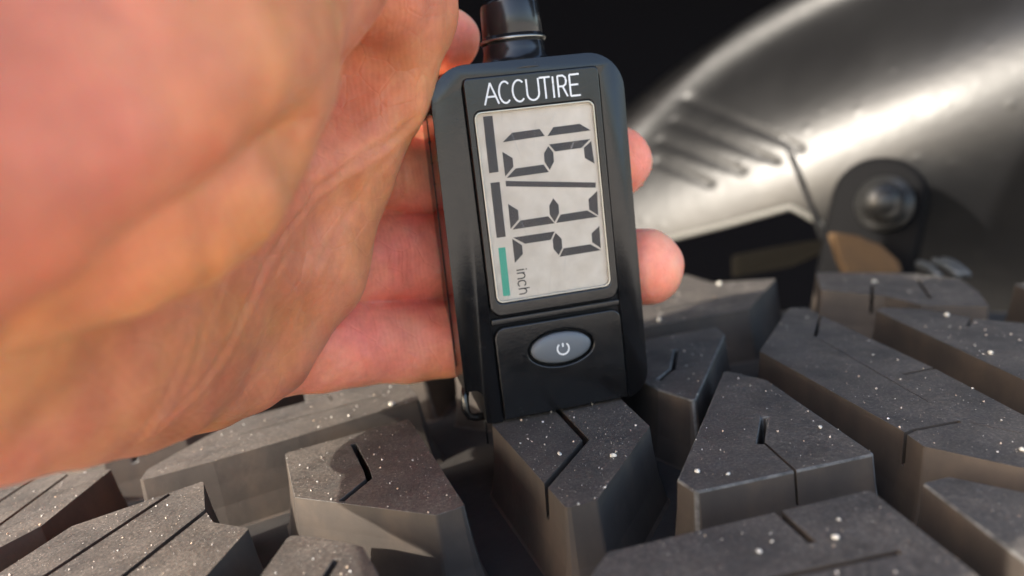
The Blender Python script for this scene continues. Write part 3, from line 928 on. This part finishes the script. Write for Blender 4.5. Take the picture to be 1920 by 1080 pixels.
# creases of the palm, traced on the skin and pressed in
CREASES = [([(60, 620), (150, 575), (300, 478), (450, 382), (600, 250), (690, 120), (712, 10)], .38, .42), ([(60, 620), (150, 575), (300, 478), (450, 382), (600, 250), (690, 120), (712, 10)], .05, .08),
           ([(372, 525), (415, 425), (500, 345), (575, 250), (640, 180), (690, 105), (712, 20)], .05, .075),
           ([(300, 800), (400, 690), (470, 560), (530, 425), (585, 350), (665, 295), (725, 262), (770, 215)], .055, .06),
           ([(560, 600), (590, 495), (630, 430), (695, 325), (735, 275)], .03, .045),
           ([(330, 760), (390, 600), (430, 500), (520, 400)], .03, .05),
           ([(745, 408), (733, 470), (745, 550)], .03, .05), ([(775, 412), (768, 480), (776, 552)], .02, .04),
           ([(690, 575), (678, 650), (692, 712)], .03, .05), ([(770, 245), (757, 310), (765, 395)], .03, .05),
           ([(470, 700), (540, 590), (610, 470), (670, 370)], .018, .035), ([(400, 740), (455, 640), (500, 540), (560, 440)], .018, .035),
           ([(620, 560), (650, 470), (690, 390)], .018, .03), ([(560, 660), (600, 590), (640, 500)], .015, .03),
           ([(470, 480), (520, 500), (560, 545)], .015, .03), ([(610, 300), (640, 320), (690, 300)], .015, .03),
           ([(540, 560), (575, 480), (560, 430)], .02, .04), ([(600, 310), (655, 240), (715, 195), (770, 120)], .03, .05),
           ([(440, 760), (520, 650), (560, 560)], .03, .05), ([(250, 830), (330, 700), (360, 600)], .025, .05)]
nrm = gradient(V_)
disp = np.zeros(len(V_))
wob = np.sin(V_[:, 0] * 5.1 + V_[:, 2] * 3.3) * np.sin(V_[:, 1] * 4.7 - V_[:, 2] * 2.1)
disp += .022 * wob + .03 * np.sin(V_[:, 0] * 2.1 + 1.3) * np.sin(V_[:, 1] * 1.9 + V_[:, 2] * 1.7)
for path, dep, wid in CREASES:
    pts = []
    for (x0, y0), (x1, y1) in zip(path, path[1:]):
        for t in np.linspace(0, 1, 14, endpoint=False):
            pts.append((x0 + (x1 - x0) * t, y0 + (y1 - y0) * t))
    pts = np.array(pts)
    ray = np.stack([(pts[:, 0] - 960) / 1400, (pts[:, 1] - 540) / 1400, np.ones(len(pts))], 1)
    ray /= np.linalg.norm(ray, axis=1, keepdims=True)
    t = np.full(len(pts), 2.0)
    for _ in range(90):
        t = np.minimum(t + hand_sdf(ray * t[:, None]) * .9, 25)
    hitp = ray * t[:, None]
    hitp = hitp[t < 24]
    dmin = np.full(len(V_), 9.0)
    for hp in hitp:
        dmin = np.minimum(dmin, np.einsum('ij,ij->i', V_ - hp, V_ - hp))
    dmin = np.sqrt(dmin)
    dep = dep * .75 if wid < .2 else dep
    disp += -dep * np.exp(-(dmin / wid) ** 2) + dep * .35 * np.exp(-((dmin - wid * 2.6) / (wid * 1.3)) ** 2)
palm_d, fing_d = hand_parts(V_)
lit_red = np.clip((palm_d - fing_d + .25) / .5, 0, 1)
tips = np.min([np.linalg.norm(V_ - np.array(F_[3][0]), axis=1) for F_ in FINGERS], axis=0)
lit_red = np.clip(lit_red * .75 + np.clip(1 - tips / 2.2, 0, 1) * .5 + .25 * np.clip((V_[:, 2] - 10) / 5, 0, 1), 0, 1)
V_ = V_ + nrm * disp[:, None]
W_ = CAM + V_[:, :1] * RIGHT + V_[:, 1:2] * DOWN + V_[:, 2:3] * FWD
me.vertices.foreach_set('co', (W_ * U).ravel())
at_ = me.attributes.new('lit_redness', 'FLOAT', 'POINT'); at_.data.foreach_set('value', lit_red)
me.update()
bm = bmesh.new(); bm.from_mesh(me)
bmesh.ops.recalc_face_normals(bm, faces=bm.faces); bm.to_mesh(me); bm.free()
bpy.data.objects.remove(tmp)
me.name = 'hand'
hand = link('hand', me, [M['skin']], smooth=True)
tag(hand, 'bare left hand reaching in from the left with fingers wrapped behind the gauge', 'hand')
# nails on the far side of the fingers
for F_ in FINGERS[1:]:
    (p1, r1), (p2, r2) = F_[2], F_[3]
    p1, p2 = np.array(p1), np.array(p2)
    ax = (p2 - p1) / np.linalg.norm(p2 - p1); side = np.array([0, 1.0, 0]); back = np.cross(ax, side)
    back = back if back[2] > 0 else -back
    verts, faces = [], []
    for i in range(7):
        for j in range(7):
            u_, v_ = i / 6 * .9 - .6, (j / 6 - .5) * 1.7
            rr = (r2 + .005) * (1 - .12 * max(0, u_))
            verts.append(frame(*(p2 + ax * (u_ * .9 + .05) + side * math.sin(v_ * .75) * rr + back * math.cos(v_ * .75) * rr)))
    for i in range(6):
        for j in range(6):
            a_ = i * 7 + j
            faces.append((a_, a_ + 1, a_ + 8, a_ + 7))
    nl = mesh('fingernail', verts, faces, [M['nail']], smooth=True)
    bake(nl, [('SOLIDIFY', dict(thickness=.0005))])
    nl.parent = hand

# ------------------------------------------------------------------ grit and small stones on the tread
def inside_poly(x, y, poly):
    c_ = False; j = len(poly) - 1
    for i in range(len(poly)):
        xi, yi = poly[i]; xj, yj = poly[j]
        if (yi > y) != (yj > y) and x < (xj - xi) * (y - yi) / (yj - yi) + xi:
            c_ = not c_
        j = i
    return c_
def near_sipe(x, y, sipes, r):
    for path in sipes:
        path = [q_ for q_ in path if isinstance(q_, tuple)]
        for a_, b_ in zip(path, path[1:]):
            if seg_dist(np.float64(x), np.float64(y), a_, b_) < r:
                return True
    return False
gv, gf = [], []
octa = np.array([(1, 0, 0), (-1, 0, 0), (0, 1, 0), (0, -1, 0), (0, 0, 1), (0, 0, -1)], float)
of = [(0, 2, 4), (2, 1, 4), (1, 3, 4), (3, 0, 4), (2, 0, 5), (1, 2, 5), (3, 1, 5), (0, 3, 5)]
for key, poly, to3, ez, sipes in block_tops:
    A_ = abs(area(poly))
    xs = [p_[0] for p_ in poly]; ys = [p_[1] for p_ in poly]
    dens = 60 if key in 'ABLNPQ' else 34
    for _ in range(int(A_ * dens)):
        x, y = random.uniform(min(xs), max(xs)), random.uniform(min(ys), max(ys))
        if not inside_poly(x, y, poly) or near_sipe(x, y, sipes, .08):
            continue
        r = min(.0042 * (1 / max(.012, random.random())) ** .45, .026)
        o_ = octa * r * rng.uniform(.6, 1.25, (6, 1)) @ np.linalg.qr(rng.normal(size=(3, 3)))[0]
        c0 = np.array(to3(x, y, r * .35))
        k = len(gv)
        gv.extend(c0 + o_)
        gf.extend([(k + a_, k + b_, k + c_) for a_, b_, c_ in of])
g = mesh('sand_grit', gv, gf, [M['grit']])
tag(g, 'fine pale sand grit scattered over the tyre tread', 'grit', kind='stuff')
STONES = [
 (-5.16, .36, .11, 'largest white stone, on the end of the long bar left of the gauge'),
 (-6.04, -.03, .07, 'smaller pale stone on the long bar, left of the largest white stone'),
 (7.55, 1.77, .085, 'round white stone on the far right bar of tread'),
 (1.06, -3.76, .075, 'white stone on the front left corner of the triangular block'),
 (2.56, -5.71, .062, 'white stone on the front right block, right of its short slit'),
 (1.6, -6.01, .055, 'white stone on the front right block, left of its short slit'),
 (-1.14, -2.88, .075, 'white stone left of the slit in the block under the gauge'),
 (-.23, -3.08, .07, 'white stone right of the slit in the block under the gauge'),
 (7.56, 9.45, .10, 'pinkish white stone on the farthest block at right'),
 (7.97, 5.11, .09, 'small stone at the back edge of the far right bar'),
 (.84, 5.66, .11, 'pale stone just right of the gauge below the ring fingertip'),
 (2.93, 9.84, .12, 'tan stone on the far block right of the ring fingertip'),
 (5.86, -3.18, .07, 'tiny white stone at the right frame edge beside a thin slit'),
 (1.5, -3.88, .05, 'tiny flat stone right of the stone on the triangular block corner'),
 (3.21, -2.22, .055, 'tiny white stone near the right edge of the triangular block'),
 (2.72, -5.26, .035, 'small white stone at the back right of the front right block')]
for s, w, r, lab in STONES:
    bm = bmesh.new(); bmesh.ops.create_icosphere(bm, subdivisions=2, radius=.85)
    sc = np.array([random.uniform(.85, 1.25), random.uniform(.7, 1.0), random.uniform(.5, .75)]) * r * .8
    ph = [random.uniform(0, 6) for _ in range(3)]
    rz = Matrix.Rotation(random.uniform(0, 3.1), 3, 'Z')
    for v in bm.verts:
        k = random.uniform(.86, 1.12) + .13 * math.sin(3.1 * v.co.x + ph[0]) + .13 * math.sin(3.7 * v.co.y + ph[1]) + .1 * math.sin(4.3 * v.co.z + ph[2])
        v.co = rz @ Vector((v.co.x * sc[0] * k, v.co.y * sc[1] * k, v.co.z * sc[2] * k))
    o = bm_obj('pebble', bm, [M['stone']], smooth=False)
    best = min(block_tops, key=lambda bt: 0 if inside_poly(s, w, bt[1]) else 1)
    o.location = Vector(best[2](s, w, sc[2] * .75) if inside_poly(s, w, best[1]) else tuple(tyre_point(s, w, sc[2] * .7))) * U
    tag(o, lab, 'stone', 'small stones lying on the tread')

scene.cycles.max_bounces = 8
scene.cycles.transparent_max_bounces = 8
